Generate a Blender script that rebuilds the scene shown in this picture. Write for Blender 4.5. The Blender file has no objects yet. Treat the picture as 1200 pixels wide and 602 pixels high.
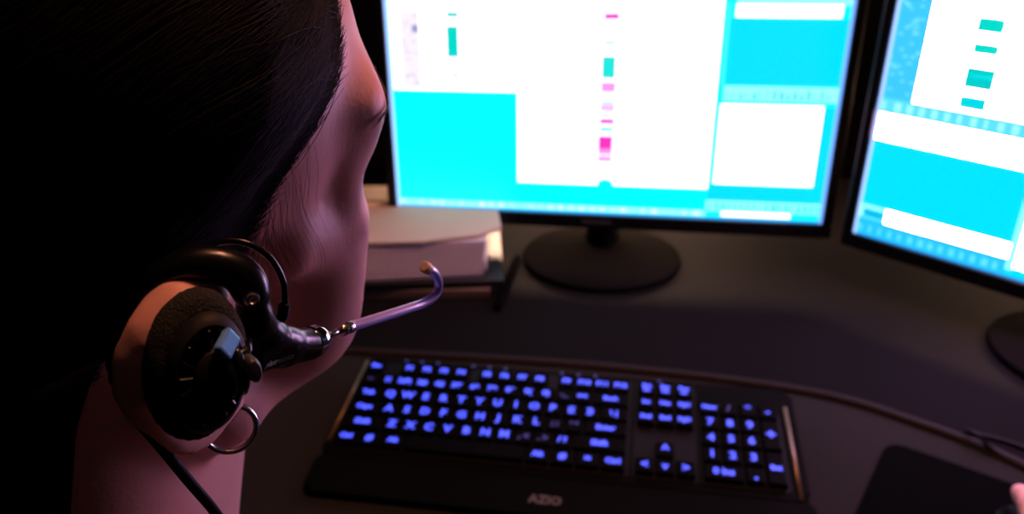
import bpy, bmesh, math, random
import numpy as np
from mathutils import Vector, Matrix

random.seed(7); rng = np.random.default_rng(7)
scene = bpy.context.scene
COL = scene.collection
R = math.radians
DESK = 0.74                                     # height of the desk top above the floor

# ================================================================ camera
cam_data = bpy.data.cameras.new('camera'); cam = bpy.data.objects.new('camera', cam_data); COL.objects.link(cam)
scene.camera = cam
cam_data.sensor_width = 36.0; cam_data.sensor_fit = 'HORIZONTAL'; cam_data.lens = 28.5
cam_data.clip_start = 0.01; cam_data.clip_end = 30
CAM = Vector((0, 0, DESK + 0.54))
_p, _r = R(27.0), R(-1.0)
_fw = Vector((0, math.cos(_p), -math.sin(_p))); _up0 = Vector((0, math.sin(_p), math.cos(_p))); _rt0 = Vector((1, 0, 0))
_rt = math.cos(_r) * _rt0 + math.sin(_r) * _up0; _up = -math.sin(_r) * _rt0 + math.cos(_r) * _up0
_m = Matrix((_rt, _up, -_fw)).transposed().to_4x4(); _m.translation = CAM
cam.matrix_world = _m
cam_data.dof.use_dof = True; cam_data.dof.focus_distance = 0.222; cam_data.dof.aperture_fstop = 14.0

# ================================================================ world and exposure
scene.view_settings.view_transform = 'Standard'; scene.view_settings.look = 'None'
scene.view_settings.exposure = 0.0; scene.view_settings.gamma = 1.0; scene.view_settings.use_curve_mapping = False
world = bpy.data.worlds.new('night_room'); scene.world = world; world.use_nodes = True
world.node_tree.nodes['Background'].inputs[0].default_value = (0.9, 0.55, 0.4, 1)
world.node_tree.nodes['Background'].inputs[1].default_value = 0.004

CEILING_LIGHT = 95.0          # warm downlight over the operator
STRIP_LIGHT = 165.0            # warm task strips behind the monitors
WHITE = (2.6, 1.7, 2.5)      # a white pixel of the middle screen
WHITE2 = (15.5, 7.9, 16.0)     # a white pixel of the brighter right-hand screen
CYAN = (0.0, 1.15, 1.30)
CYAN2 = (0.0, 0.80, 1.20)

# ================================================================ helpers
def lin(c): return tuple(((v / 255) / 12.92 if v <= 10 else ((v / 255 + 0.055) / 1.055) ** 2.4) for v in c)
def material(name, col, rough=0.5, metal=0.0, var=0.12, scale=40.0, bump=0.0, bscale=300.0, spec=0.5, emit=None, estr=0.0, sss=0.0, trans=0.0, coat=0.0, coord='Object'):
    m = bpy.data.materials.new(name); m.use_nodes = True
    nt = m.node_tree; N = nt.nodes; L = nt.links; b = N['Principled BSDF']
    tc = N.new('ShaderNodeTexCoord'); nz = N.new('ShaderNodeTexNoise'); nz.inputs['Scale'].default_value = scale; nz.inputs['Detail'].default_value = 4
    L.new(tc.outputs[coord], nz.inputs['Vector'])
    rp = N.new('ShaderNodeMapRange'); rp.inputs['To Min'].default_value = 1 - var; rp.inputs['To Max'].default_value = 1 + var
    L.new(nz.outputs['Fac'], rp.inputs['Value'])
    mx = N.new('ShaderNodeVectorMath'); mx.operation = 'SCALE'; mx.inputs[0].default_value = col[:3]
    L.new(rp.outputs['Result'], mx.inputs['Scale']); L.new(mx.outputs['Vector'], b.inputs['Base Color'])
    b.inputs['Roughness'].default_value = rough; b.inputs['Metallic'].default_value = metal
    b.inputs['Specular IOR Level'].default_value = spec; b.inputs['Coat Weight'].default_value = coat
    if sss: b.inputs['Subsurface Weight'].default_value = sss; b.inputs['Subsurface Radius'].default_value = (0.9, 0.35, 0.2); b.inputs['Subsurface Scale'].default_value = 0.004
    if trans: b.inputs['Transmission Weight'].default_value = trans
    if emit: b.inputs['Emission Color'].default_value = (*emit, 1); b.inputs['Emission Strength'].default_value = estr
    if bump:
        n2 = N.new('ShaderNodeTexNoise'); n2.inputs['Scale'].default_value = bscale; n2.inputs['Detail'].default_value = 3
        L.new(tc.outputs[coord], n2.inputs['Vector'])
        bp = N.new('ShaderNodeBump'); bp.inputs['Strength'].default_value = bump; bp.inputs['Distance'].default_value = 0.001
        L.new(n2.outputs['Fac'], bp.inputs['Height']); L.new(bp.outputs['Normal'], b.inputs['Normal'])
    return m

M = dict(
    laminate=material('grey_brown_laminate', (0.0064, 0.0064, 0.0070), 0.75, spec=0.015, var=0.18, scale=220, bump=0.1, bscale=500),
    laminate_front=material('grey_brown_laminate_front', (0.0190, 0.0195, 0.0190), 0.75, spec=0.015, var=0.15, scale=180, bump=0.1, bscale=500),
    trim=material('grey_edge_trim', (0.020, 0.017, 0.0165), 0.6, spec=0.05),
    desk_side=material('desk_panel', (0.05, 0.045, 0.045), 0.6),
    wall=material('dark_wall_paint', (0.0022, 0.0022, 0.0026), 0.9, spec=0.0, bump=0.2, bscale=120),
    floor=material('dark_carpet', (0.02, 0.02, 0.022), 0.95, var=0.4, scale=300, bump=0.6, bscale=600),
    ceiling=material('ceiling_tile', (0.3, 0.29, 0.28), 0.9),
    bezel=material('black_bezel_plastic', (0.006, 0.006, 0.007), 0.3, spec=0.35),
    gloss=material('gloss_black_plastic', (0.0055, 0.0052, 0.0052), 0.3, spec=0.0),
    logo=material('faint_grey_logo', (0.06, 0.065, 0.075), 0.4),
    kb=material('keyboard_black', (0.0020, 0.0024, 0.0020), 0.6, spec=0.02, bump=0.08, bscale=900),
    kb_well=material('keyboard_well', (0.002, 0.002, 0.003), 0.6, spec=0.1),
    key=material('keycap_black', (0.0020, 0.0020, 0.0021), 0.6, spec=0.02, bump=0.05, bscale=1500),
    strip=material('bronze_side_strip', (0.20, 0.15, 0.08), 0.35, metal=0.6),
    print=material('grey_print', (0.10, 0.088, 0.085), 0.5),
    print_arm=material('pale_arm_print', (0.8, 0.8, 0.82), 0.5),
    print_dim=material('dim_grey_print', (0.07, 0.07, 0.07), 0.5),
    glow=material('blue_backlight', (0.02, 0.02, 0.05), 0.5, var=0.0, emit=(0.055, 0.085, 1.0), estr=2.2),
    glow_dim=material('blue_backlight_dim', (0.02, 0.02, 0.05), 0.5, var=0.0, emit=(0.06, 0.06, 0.5), estr=0.45),
    paper=material('white_paper', (0.50, 0.49, 0.55), 0.8, var=0.05, scale=60),
    paper_edge=material('paper_edges', (0.48, 0.46, 0.52), 0.85, var=0.2, scale=400),
    manila=material('tan_card', (0.50, 0.39, 0.32), 0.75, var=0.08),
    tan_dark=material('brown_card', (0.14, 0.11, 0.09), 0.8),
    binder=material('black_vinyl', (0.008, 0.008, 0.010), 0.4),
    pen=material('pen_black', (0.003, 0.003, 0.0035), 0.6, spec=0.0),
    pad=material('mouse_pad_cloth', (0.0012, 0.0016, 0.0012), 0.95, var=0.2, scale=500, spec=0.02, bump=0.2, bscale=900),
    mouse=material('mouse_black', (0.004, 0.004, 0.005), 0.4, spec=0.12),
    skin=material('skin', (0.76, 0.385, 0.325), 0.48, var=0.10, scale=60, bump=0.10, bscale=700, sss=0.25, spec=0.4),
    hair=material('near_black_hair', (0.002, 0.0017, 0.0020), 0.6, var=0.3, scale=90, spec=0.1),
    strand=material('dark_hair_strand', (0.005, 0.004, 0.0048), 0.5, var=0.3, scale=90, spec=0.2),
    brow=material('brown_brow_hair', (0.05, 0.025, 0.012), 0.5),
    eye=material('eyeball', (0.7, 0.68, 0.66), 0.1, var=0.02), iris=material('brown_iris', (0.06, 0.03, 0.015), 0.1), pupil=material('pupil', (0.002, 0.002, 0.002), 0.1),
    shirt=material('dark_navy_knit', (0.012, 0.013, 0.022), 0.85, bump=0.3, bscale=900),
    trousers=material('black_trousers', (0.010, 0.010, 0.012), 0.85, bump=0.2, bscale=700),
    shoe=material('black_leather', (0.010, 0.009, 0.009), 0.4),
    hs=material('headset_black', (0.003, 0.003, 0.004), 0.27, spec=0.38),
    hs_matte=material('headset_matte', (0.011, 0.011, 0.0115), 0.6, spec=0.25, bump=0.1, bscale=1500),
    foam=material('black_foam', (0.036, 0.037, 0.032), 0.95, var=0.5, scale=900, bump=0.9, bscale=1800, spec=0.1),
    chrome=material('chrome', (0.75, 0.70, 0.68), 0.12, metal=1.0, var=0.03),
    steel=material('brushed_steel', (0.55, 0.50, 0.47), 0.25, metal=1.0, var=0.06),
    silver=material('silver', (0.72, 0.68, 0.68), 0.27, metal=1.0, var=0.04),
    purple=material('purple_tube', (0.50, 0.40, 1.0), 0.22, var=0.05, trans=0.25, spec=0.6, coat=0.5),
    tip=material('beige_tip', (0.62, 0.45, 0.34), 0.5),
    tab=material('plastic_tab_blue_glint', (0.16, 0.42, 1.0), 0.16, var=0.05, spec=0.8, coat=0.6),  # blue base colour stands in for screen light reflected by the plastic
    knob=material('grey_rubber_knob', (0.04, 0.04, 0.043), 0.5),
    cable=material('black_cable', (0.003, 0.003, 0.0035), 0.5, spec=0.12),
    chair=material('black_chair_fabric', (0.012, 0.012, 0.013), 0.9, bump=0.3, bscale=500), chair_plastic=material('chair_plastic', (0.012, 0.012, 0.012), 0.5),
    lamp_body=material('lamp_housing', (0.4, 0.38, 0.36), 0.5),
)
def lamp_mat(name, col, s): return material(name, (0.8, 0.7, 0.6), 0.5, var=0.0, emit=col, estr=s)

def mesh_obj(name, verts, faces, mat, parent=None, loc=None, smooth=False, kind=None):
    me = bpy.data.meshes.new(name); me.from_pydata([tuple(v) for v in verts], [], [tuple(f) for f in faces]); me.update()
    if smooth: me.polygons.foreach_set('use_smooth', [True] * len(me.polygons))
    me.materials.append(M[mat] if isinstance(mat, str) else mat)
    o = bpy.data.objects.new(name, me); COL.objects.link(o)
    if parent is not None: o.parent = parent
    if loc is not None: o.location = loc
    if kind: o['kind'] = kind
    return o
def bm_obj(name, bm, mat, parent=None, loc=None, smooth=False, kind=None, auto=None):
    bmesh.ops.recalc_face_normals(bm, faces=bm.faces[:])
    me = bpy.data.meshes.new(name); bm.to_mesh(me); bm.free()
    if smooth: me.polygons.foreach_set('use_smooth', [True] * len(me.polygons))
    if auto is not None:
        try: me.set_sharp_from_angle(angle=R(auto))
        except Exception: pass
    me.materials.append(M[mat] if isinstance(mat, str) else mat)
    o = bpy.data.objects.new(name, me); COL.objects.link(o)
    if parent is not None: o.parent = parent
    if loc is not None: o.location = loc
    if kind: o['kind'] = kind
    return o
def tag(o, label=None, cat=None, group=None, kind=None):
    for k, v in (('label', label), ('category', cat), ('group', group), ('kind', kind)):
        if v: o[k] = v
    return o
def thing(name, label, cat, loc=(0, 0, 0), rz=0.0, group=None):
    o = bpy.data.objects.new(name, None); COL.objects.link(o); o.empty_display_size = 0.02
    o.location = loc; o.rotation_euler = (0, 0, rz)
    return tag(o, label, cat, group)
def add_box(bm, c, s, bev=0.0, seg=2, rot=None):
    g = bmesh.ops.create_cube(bm, size=1.0); vs = g['verts']
    bmesh.ops.scale(bm, vec=s, verts=vs)
    if bev:
        es = list({e for v in vs for e in v.link_edges})
        r = bmesh.ops.bevel(bm, geom=es, offset=bev, segments=seg, affect='EDGES', profile=0.5)
        vs = list({v for f in r['faces'] for v in f.verts} | {v for v in vs if v.is_valid})
    if rot is not None: bmesh.ops.rotate(bm, cent=(0, 0, 0), matrix=rot, verts=vs)
    bmesh.ops.translate(bm, vec=c, verts=vs)
    return vs
def box_bm(c, s, bev=0.0, seg=2, rot=None):
    bm = bmesh.new(); add_box(bm, c, s, bev, seg, rot); return bm
def frames(pts):
    pts = [Vector(p) for p in pts]; n = len(pts); T = []
    for i in range(n):
        T.append((pts[min(i + 1, n - 1)] - pts[max(i - 1, 0)]).normalized())
    a = Vector((0, 0, 1)) if abs(T[0].z) < 0.9 else Vector((1, 0, 0))
    u = T[0].cross(a).normalized(); out = []
    for i in range(n):
        u = (u - T[i] * u.dot(T[i])).normalized(); out.append((pts[i], u, T[i].cross(u)))
    return out
def tube_bm(pts, rad, n=12, bm=None, flat=1.0):
    bm = bm or bmesh.new(); fr = frames(pts); rings = []
    for i, (p, u, v) in enumerate(fr):
        r = rad[i] if hasattr(rad, '__len__') else rad
        rings.append([bm.verts.new(p + u * (r * math.cos(2 * math.pi * k / n)) + v * (r * flat * math.sin(2 * math.pi * k / n))) for k in range(n)])
    for a, b in zip(rings, rings[1:]):
        for k in range(n): bm.faces.new((a[k], a[(k + 1) % n], b[(k + 1) % n], b[k]))
    bm.faces.new(rings[0][::-1]); bm.faces.new(rings[-1])
    return bm
def spline(pts, n=8):
    P = [np.array(p, float) for p in pts]; P = [2 * P[0] - P[1]] + P + [2 * P[-1] - P[-2]]; out = []
    for i in range(1, len(P) - 2):
        for k in range(n):
            t = k / n; a, b, c, d = P[i - 1:i + 3]
            out.append(0.5 * (2 * b + (c - a) * t + (2 * a - 5 * b + 4 * c - d) * t * t + (3 * b - a - 3 * c + d) * t ** 3))
    out.append(P[-2]); return out
def lathe_bm(prof, n=40, bm=None, mat4=None):
    """prof: (radius, height) pairs; revolves round local z"""
    bm = bm or bmesh.new(); rings = []; new = []
    for r, h in prof:
        if r < 1e-7: ring = [bm.verts.new((0, 0, h))]
        else: ring = [bm.verts.new((r * math.cos(2 * math.pi * k / n), r * math.sin(2 * math.pi * k / n), h)) for k in range(n)]
        rings.append(ring); new += ring
    for a, b in zip(rings, rings[1:]):
        for k in range(n):
            if len(a) == 1 and len(b) == 1: continue
            if len(a) == 1: bm.faces.new((a[0], b[k], b[(k + 1) % n]))
            elif len(b) == 1: bm.faces.new((a[k], a[(k + 1) % n], b[0]))
            else: bm.faces.new((a[k], a[(k + 1) % n], b[(k + 1) % n], b[k]))
    if mat4 is not None: bmesh.ops.transform(bm, matrix=mat4, verts=new)
    return bm
def prism_bm(poly, z0, z1, bev=0.0, seg=2):
    bm = bmesh.new(); lo = [bm.verts.new((x, y, z0)) for x, y in poly]; hi = [bm.verts.new((x, y, z1)) for x, y in poly]
    n = len(poly); bm.faces.new(lo[::-1]); top = bm.faces.new(hi)
    for k in range(n): bm.faces.new((lo[k], lo[(k + 1) % n], hi[(k + 1) % n], hi[k]))
    if bev: bmesh.ops.bevel(bm, geom=list(top.edges), offset=bev, segments=seg, affect='EDGES', profile=0.5)
    return bm
def text_mesh(txt, size, bold=0.0, ext=0.0):
    cu = bpy.data.curves.new('t', 'FONT'); cu.body = txt; cu.size = size; cu.align_x = 'CENTER'; cu.align_y = 'CENTER'
    cu.resolution_u = 2; cu.offset = bold; cu.extrude = ext; cu.space_line = 0.85
    o = bpy.data.objects.new('t', cu); COL.objects.link(o)
    dg = bpy.context.evaluated_depsgraph_get(); me = bpy.data.meshes.new_from_object(o.evaluated_get(dg))
    bpy.data.objects.remove(o); bpy.data.curves.remove(cu)
    return me
def me_obj(name, me, mat, parent=None, loc=(0, 0, 0), rot=(0, 0, 0)):
    o = bpy.data.objects.new(name, me); COL.objects.link(o); o.parent = parent; o.location = loc; o.rotation_euler = rot
    if not me.materials: me.materials.append(M[mat])
    return o

# ================================================================ the setting
tag(bm_obj('floor', box_bm((0.2, 0.2, -0.025), (5.0, 5.0, 0.05)), 'floor'), 'dark carpeted floor under the desk', None, kind='structure')
tag(bm_obj('wall_back', box_bm((0.2, 1.41, 1.3), (5.0, 0.1, 2.7)), 'wall'), 'dark painted wall behind the monitors', None, kind='structure')
tag(bm_obj('wall_left', box_bm((-2.25, 0.2, 1.3), (0.1, 3.4, 2.7)), 'wall'), 'dark painted wall to the left', None, kind='structure')
tag(bm_obj('ceiling', box_bm((0.2, 0.2, 2.675), (5.0, 5.0, 0.05)), 'ceiling'), 'tiled ceiling of the dim room', None, kind='structure')

# ================================================================ desk: a curved front work surface, a bead of trim, a monitor surface behind
LIP = spline([(-1.10, 0.90), (-0.60, 0.866), (-0.176, 0.814), (0.096, 0.776), (0.317, 0.722), (0.421, 0.660), (0.489, 0.595), (0.55, 0.50), (0.60, 0.36), (0.62, 0.16), (0.625, -0.15)], 6)
FRONT = spline([(-1.10, 0.52), (-0.60, 0.47), (-0.25, 0.42), (0.05, 0.375), (0.24, 0.31), (0.335, 0.20), (0.36, 0.06), (0.365, -0.15)], 6)
desk = thing('desk', 'grey-brown laminate corner desk under the keyboard and monitors', 'desk', (0, 0, 0))
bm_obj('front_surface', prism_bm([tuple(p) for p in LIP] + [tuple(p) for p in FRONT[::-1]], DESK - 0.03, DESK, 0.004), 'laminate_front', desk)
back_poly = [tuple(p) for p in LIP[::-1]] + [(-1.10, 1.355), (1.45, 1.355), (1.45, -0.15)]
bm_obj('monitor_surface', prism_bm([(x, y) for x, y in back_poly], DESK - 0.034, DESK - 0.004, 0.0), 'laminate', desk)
bm_obj('edge_trim', tube_bm([(p[0], p[1], DESK - 0.001) for p in LIP], 0.007, 10), 'trim', desk, smooth=True)
bm_obj('front_trim', tube_bm([(p[0], p[1], DESK - 0.015) for p in FRONT], 0.015, 12), 'trim', desk, smooth=True)
for x, y, sx, sy in ((-1.08, 0.95, 0.03, 0.8), (1.40, 0.60, 0.03, 1.48)):
    bm_obj('side_panel', box_bm((x, y, (DESK - 0.034) / 2), (sx, sy, DESK - 0.034), 0.003), 'desk_side', desk)
bm_obj('back_panel', box_bm((0.16, 1.33, (DESK - 0.034) / 2), (2.44, 0.03, DESK - 0.034), 0.003), 'desk_side', desk)

# ================================================================ lamps of the room
def strip_lamp(loc, rz, length, label, h=0.19):
    t = thing('task_light', label, 'lamp', loc, rz, 'task lights behind the monitors')
    bm_obj('housing', box_bm((0, 0.008, h), (length + 0.02, 0.018, 0.034), 0.003), 'lamp_body', t)
    bm_obj('diffuser', box_bm((0, -0.005, h), (length, 0.010, 0.026), 0.002), lamp_mat('warm_strip', (1.0, 0.60, 0.40), STRIP_LIGHT), t)
    for s in (-1, 1):
        bm_obj('post', box_bm((s * length * 0.42, 0.008, (h - 0.015) / 2), (0.014, 0.014, h - 0.015), 0.002), 'lamp_body', t)
        bm_obj('foot', box_bm((s * length * 0.42, 0.008, 0.004), (0.05, 0.07, 0.008), 0.002), 'lamp_body', t)
strip_lamp((0.17, 1.30, DESK - 0.004), R(-6), 0.42, 'warm strip lamp on posts behind the middle monitor', 0.148)
strip_lamp((0.93, 1.04, DESK - 0.004), R(-45), 0.40, 'warm strip lamp on posts behind the right-hand monitor')
cl = thing('ceiling_light', 'round warm ceiling downlight above the keyboard', 'lamp', (0.42, 0.72, 2.65))
bm_obj('rim', lathe_bm([(0.15, 0), (0.17, 0), (0.17, -0.02), (0.15, -0.02), (0.15, 0)], 40), 'lamp_body', cl, smooth=True, auto=40)
bm_obj('diffuser', lathe_bm([(0, -0.004), (0.15, -0.004), (0.15, -0.016), (0, -0.016)], 40), lamp_mat('warm_downlight', (1.0, 0.38, 0.21), CEILING_LIGHT), cl)

# ================================================================ monitors
def screen_material():
    m = bpy.data.materials.new('lit_screen'); m.use_nodes = True; nt = m.node_tree; b = nt.nodes['Principled BSDF']
    at = nt.nodes.new('ShaderNodeAttribute'); at.attribute_name = 'pixels'
    b.inputs['Base Color'].default_value = (0.004, 0.004, 0.005, 1); b.inputs['Roughness'].default_value = 0.35
    nt.links.new(at.outputs['Color'], b.inputs['Emission Color']); b.inputs['Emission Strength'].default_value = 1.0
    return m
SCREEN = screen_material()
SW, SH = 0.597, 0.336
def screen_mesh(rects, parent):
    """flat picture of a screen: rects (u0,u1,v0,v1 in mm, colour), later ones over earlier ones"""
    us = sorted({0.0, SW * 1000} | {float(max(0, min(SW * 1000, v))) for r in rects for v in r[:2]})
    vs = sorted({0.0, SH * 1000} | {float(max(0, min(SH * 1000, v))) for r in rects for v in r[2:4]})
    verts = [(u / 1000, 0, v / 1000) for v in vs for u in us]; n = len(us); faces = []; cols = []
    for j in range(len(vs) - 1):
        for i in range(n - 1):
            cu, cv = (us[i] + us[i + 1]) / 2, (vs[j] + vs[j + 1]) / 2
            c = (0, 0, 0)
            for r in rects:
                if r[0] <= cu <= r[1] and r[2] <= cv <= r[3]: c = r[4]
            faces.append((j * n + i, j * n + i + 1, (j + 1) * n + i + 1, (j + 1) * n + i)); cols.append(c)
    o = mesh_obj('screen', verts, faces, SCREEN, parent)
    ca = o.data.color_attributes.new('pixels', 'FLOAT_COLOR', 'CORNER')
    ca.data.foreach_set('color', [x for c in cols for _ in range(4) for x in (*c, 1.0)])
    return o
def monitor(label, bl, yaw, tilt, rects, neck_fwd=0.0):
    """bl: lower left corner of the lit screen in the world"""
    u = Vector((math.cos(R(yaw)), math.sin(R(yaw)), 0)); back = Vector((-u.y, u.x, 0))
    mid = Vector(bl) + u * (SW / 2)
    t = thing('monitor', label, 'monitor', (mid.x, mid.y, DESK - 0.004), R(yaw))
    z0 = bl[2] - (DESK - 0.004)
    rot = Matrix.Rotation(R(-tilt), 4, 'X')       # top leans back
    def place(o): o.matrix_basis = Matrix.Translation((-SW / 2, 0, z0)) @ rot; return o
    place(screen_mesh(rects, t))
    bs, bt, bb = 0.0135, 0.0145, 0.0205             # bezel: sides, top, bottom
    bm = bmesh.new()
    for c, s in (((-bs / 2, 0, SH / 2), (bs, 0.018, SH + 0.0002)), ((SW + bs / 2, 0, SH / 2), (bs, 0.018, SH + 0.0002)),
                 ((SW / 2, 0, SH + bt / 2), (SW + 2 * bs, 0.018, bt)), ((SW / 2, 0, -bb / 2), (SW + 2 * bs, 0.018, bb))):
        add_box(bm, (c[0], 0.004, c[2]), s, 0.0025, 2)
    place(bm_obj('bezel', bm, 'bezel', t))
    bm = bmesh.new(); add_box(bm, (SW / 2, 0.020, SH / 2 - 0.003), (SW + 2 * bs - 0.004, 0.026, SH + 0.030), 0.008, 3)
    add_box(bm, (SW / 2, 0.040, SH / 2 - 0.02), (SW * 0.6, 0.026, SH * 0.6), 0.01, 3)
    bk = place(bm_obj('rear_housing', bm, 'bezel', t))
    lg = bm_obj('maker_mark', box_bm((SW / 2 - 0.008, -0.0055, -0.0100), (0.042, 0.0006, 0.0050), 0.0), 'logo', t); place(lg)
    bm_obj('power_button', lathe_bm([(0, 0.0015), (0.003, 0.0015), (0.004, 0)], 16, mat4=Matrix.Translation((SW / 2 - 0.03, -0.0052 , z0 - 0.010)) @ Matrix.Rotation(R(90), 4, 'X')), 'gloss', t)
    # stand: neck and a shallow glossy oval foot
    bm_obj('stand_neck', tube_bm([(0, 0.045, 0.008), (0, 0.045, 0.05), (0, 0.050, 0.12), (0, 0.052, 0.20)], [0.040, 0.028, 0.026, 0.026], 20, flat=0.7), 'gloss', t, smooth=True, auto=50)
    bm = lathe_bm([(0, 0.019), (0.03, 0.0185), (0.055, 0.015), (0.085, 0.0115), (0.108, 0.0095), (0.1135, 0.0078), (0.1150, 0.004), (0.1135, 0), (0, 0)], 64)
    bmesh.ops.scale(bm, vec=(1.0, 0.9, 1.0), verts=bm.verts[:]); bmesh.ops.translate(bm, vec=(0, 0.006 + neck_fwd, 0), verts=bm.verts[:])
    bm_obj('stand_base', bm, 'gloss', t, smooth=True, auto=40)
    return t
GREY = (1.05, 0.95, 1.3); TEAL = (0.0, 0.72, 0.62); PINK = (1.25, 0.04, 0.55); PALE = (0.35, 1.3, 1.5); EDGE = (0.55, 0.85, 1.7); BLUE = (0.03, 0.42, 1.15)  # the pale blue edge colour is bloom painted along the screen sides
LPINK = (1.3, 0.35, 0.9); LTEAL = (0.05, 0.8, 0.75)
rs = random.Random(3)
r1 = [(0, 600, 0, 340, CYAN), (6, 177, 171, 336, WHITE),
      (20, 46, 174, 276, GREY)]
for _ in range(60):
    a, b = rs.uniform(20, 43), rs.uniform(176, 274); g = rs.uniform(0.5, 0.95)
    r1.append((a, a + rs.uniform(2, 5), b, b + rs.uniform(1, 3), (g, g * 0.95, g * 1.25)))
r1 += [(36, 45, 248, 258, (0.35, 0.35, 0.55)), (84, 100, 268, 275, TEAL), (83, 99, 216, 257, TEAL), (87, 101, 190, 195, LTEAL),
       (178, 440, 44, 336, WHITE), (175, 178, 250, 336, (1.0, 1.0, 1.1)),
       (291, 310, 268, 275, PINK), (292, 307, 236, 241, LTEAL)]
for k in range(5): r1.append((290, 308, 193 + 5.9 * k, 197.5 + 5.9 * k, TEAL))
r1 += [(290, 308, 192, 221, (0.02, 0.85, 0.78))] + [(290, 308, 196 + 5.8 * k, 197 + 5.8 * k, TEAL) for k in range(5)]
r1 += [(290, 309, 174, 187, LPINK), (290, 309, 157, 162, LTEAL), (290, 309, 150, 156, LPINK), (290, 309, 145, 149, (0.05, 0.9, 0.85)), (290, 309, 131, 138, PINK), (290, 309, 120, 127, (0.15, 0.95, 0.95)),
       (289, 308, 96, 114, PINK), (289, 308, 88, 96, LPINK), (289, 308, 78, 86, LPINK), (290, 311, 43, 51, CYAN), (295, 306, 51, 53, CYAN),
       (440, 455, 30, 336, CYAN), (455, 600, 287, 336, PALE), (455, 583, 272, 288, WHITE), (449, 592, 187, 271, CYAN2), (443, 449, 187, 290, (0.05, 1.1, 1.3)),
       (449, 592, 166, 186, PALE)]
for k in range(16): r1.append((452 + 8.5 * k, 452 + 8.5 * k + rs.uniform(2, 6), 168, 176 + rs.uniform(0, 6), (0.15, 0.75, 1.2)))
r1 += [(447, 578, 52, 162, WHITE), (578, 592, 50, 160, CYAN2), (440, 592, 28, 51, CYAN2), (440, 600, 12, 28, PALE)]
for k in range(18): r1.append((444 + 8.4 * k, 444 + 8.4 * k + rs.uniform(2, 6), 14, 25, (0.05, 0.85, 1.25)))
r1 += [(462, 554, 5, 12, WHITE), (0, 440, 4, 12, PALE)]
for k in range(30): r1.append((6 + 14.4 * k, 6 + 14.4 * k + rs.uniform(4, 11), 5, 11, (rs.uniform(0.3, 1.0), 1.2, 1.4)))
r1 += [(0, 600, 0, 3, BLUE), (0, 4, 0, 336, EDGE), (592.5, 600, 0, 336, (0.25, 0.55, 1.5)), (0, 600, 331, 336, PALE)]  # bluish side strips imitate the glow bleeding over the screen border
monitor('wide black monitor showing cyan and white windows, square on behind the keyboard', (-0.166, 1.094, DESK + 0.07), -8.45, 3.0, r1)
r2 = [(0, 600, 0, 340, CYAN2), (40, 600, 185, 336, WHITE2), (0, 40, 185, 336, (0.05, 0.62, 1.0))]
for _ in range(40):
    a, b = rs.uniform(2, 34), rs.uniform(186, 330); r2.append((a, a + rs.uniform(3, 6), b, b + 2, (0.25, 0.95, 1.2)))
r2 += [(90, 118, 276, 292, TEAL), (91, 118, 252, 264, TEAL), (90, 121, 213, 237, (0.0, 0.62, 0.62)), (95, 121, 226, 229, (0.0, 0.85, 0.9)), (90, 119, 189, 204, (0.0, 0.7, 0.8)),
       (4, 600, 167, 185, (0.12, 0.8, 1.25))]
for k in range(40): r2.append((6 + 14.5 * k, 6 + 14.5 * k + rs.uniform(3, 9), 170, 181, (0.4, 1.1, 1.4)))
r2 += [(4, 600, 132, 166, WHITE2), (4, 182, 44, 131, CYAN2), (4, 182, 26, 44, PALE), (36, 182, 24, 43, WHITE2), (8, 35, 27, 38, (0.0, 0.55, 0.9)), (182, 190, 10, 131, PALE), (190, 420, 14, 131, WHITE2), (420, 600, 14, 131, CYAN2), (420, 600, 60, 110, WHITE2),
       (0, 182, 4, 24, (0.02, 0.60, 1.2))]
for k in range(14): r2.append((6 + 12.5 * k, 6 + 12.5 * k + rs.uniform(3, 9), 6, 16, (0.12, 0.85, 1.3)))
r2 += [(290, 600, 14, 336, (0.0, 0.25, 0.42)), (290, 600, 300, 330, (0.02, 0.5, 0.7)), (310, 500, 30, 160, (0.01, 0.12, 0.2)), (0, 600, 0, 3, BLUE), (0, 4, 0, 336, EDGE)]  # unseen right part of the screen, darkened to throw less light on the neck
monitor('wide black monitor angled inwards, cut off at the right edge of the photo', (0.457, 0.978, DESK + 0.07), -44.9, 0.0, r2)

# ================================================================ keyboard
kb = thing('keyboard', 'black keyboard with large glowing blue key legends and palm rest', 'keyboard', (-0.1992, 0.5979, DESK), R(-9.7))
MMU = 0.001
def rounded(u0, u1, v0, v1, r, n=5):
    out = []
    for cx, cy, a0 in ((u1 - r, v1 - r, 0), (u0 + r, v1 - r, 90), (u0 + r, v0 + r, 180), (u1 - r, v0 + r, 270)):
        out += [((cx + r * math.cos(R(a0 + 90 * k / n))) * MMU, (cy + r * math.sin(R(a0 + 90 * k / n))) * MMU) for k in range(n + 1)]
    return out
def kz(v): return (14 + (v - 26) * 12 / 146) * MMU         # height of the sloping deck
def sloped(poly, zf, z0=0.0015, bev=0.0025):
    bm = prism_bm(poly, z0, 0.05)
    for v in bm.verts:
        if v.co.z > 0.04: v.co.z = zf(v.co.y / MMU)
    top = [f for f in bm.faces if f.normal.z > 0.8 or all(v.co.z > 0.004 for v in f.verts)]
    if bev: bmesh.ops.bevel(bm, geom=list({e for f in top[:1] for e in f.edges}), offset=bev, segments=2, affect='EDGES')
    return bm
bm_obj('body', sloped(rounded(4, 465, 22, 172, 11), kz), 'kb', kb)
bm_obj('palm_rest', sloped(rounded(2, 468, -22, 27, 10), lambda v: (8.5 + (v + 22) * 5.0 / 49) * MMU, bev=0.004), 'kb', kb)
for (u0, u1, v0, v1) in ((11, 303, 31, 166), (305.5, 367, 31, 166), (369, 449.5, 22 + 9, 131)):
    bm_obj('key_well', sloped(rounded(u0, u1, v0, v1, 3), lambda v: kz(v) + 0.0003, 0.004, 0.0), 'kb_well', kb)
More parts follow.
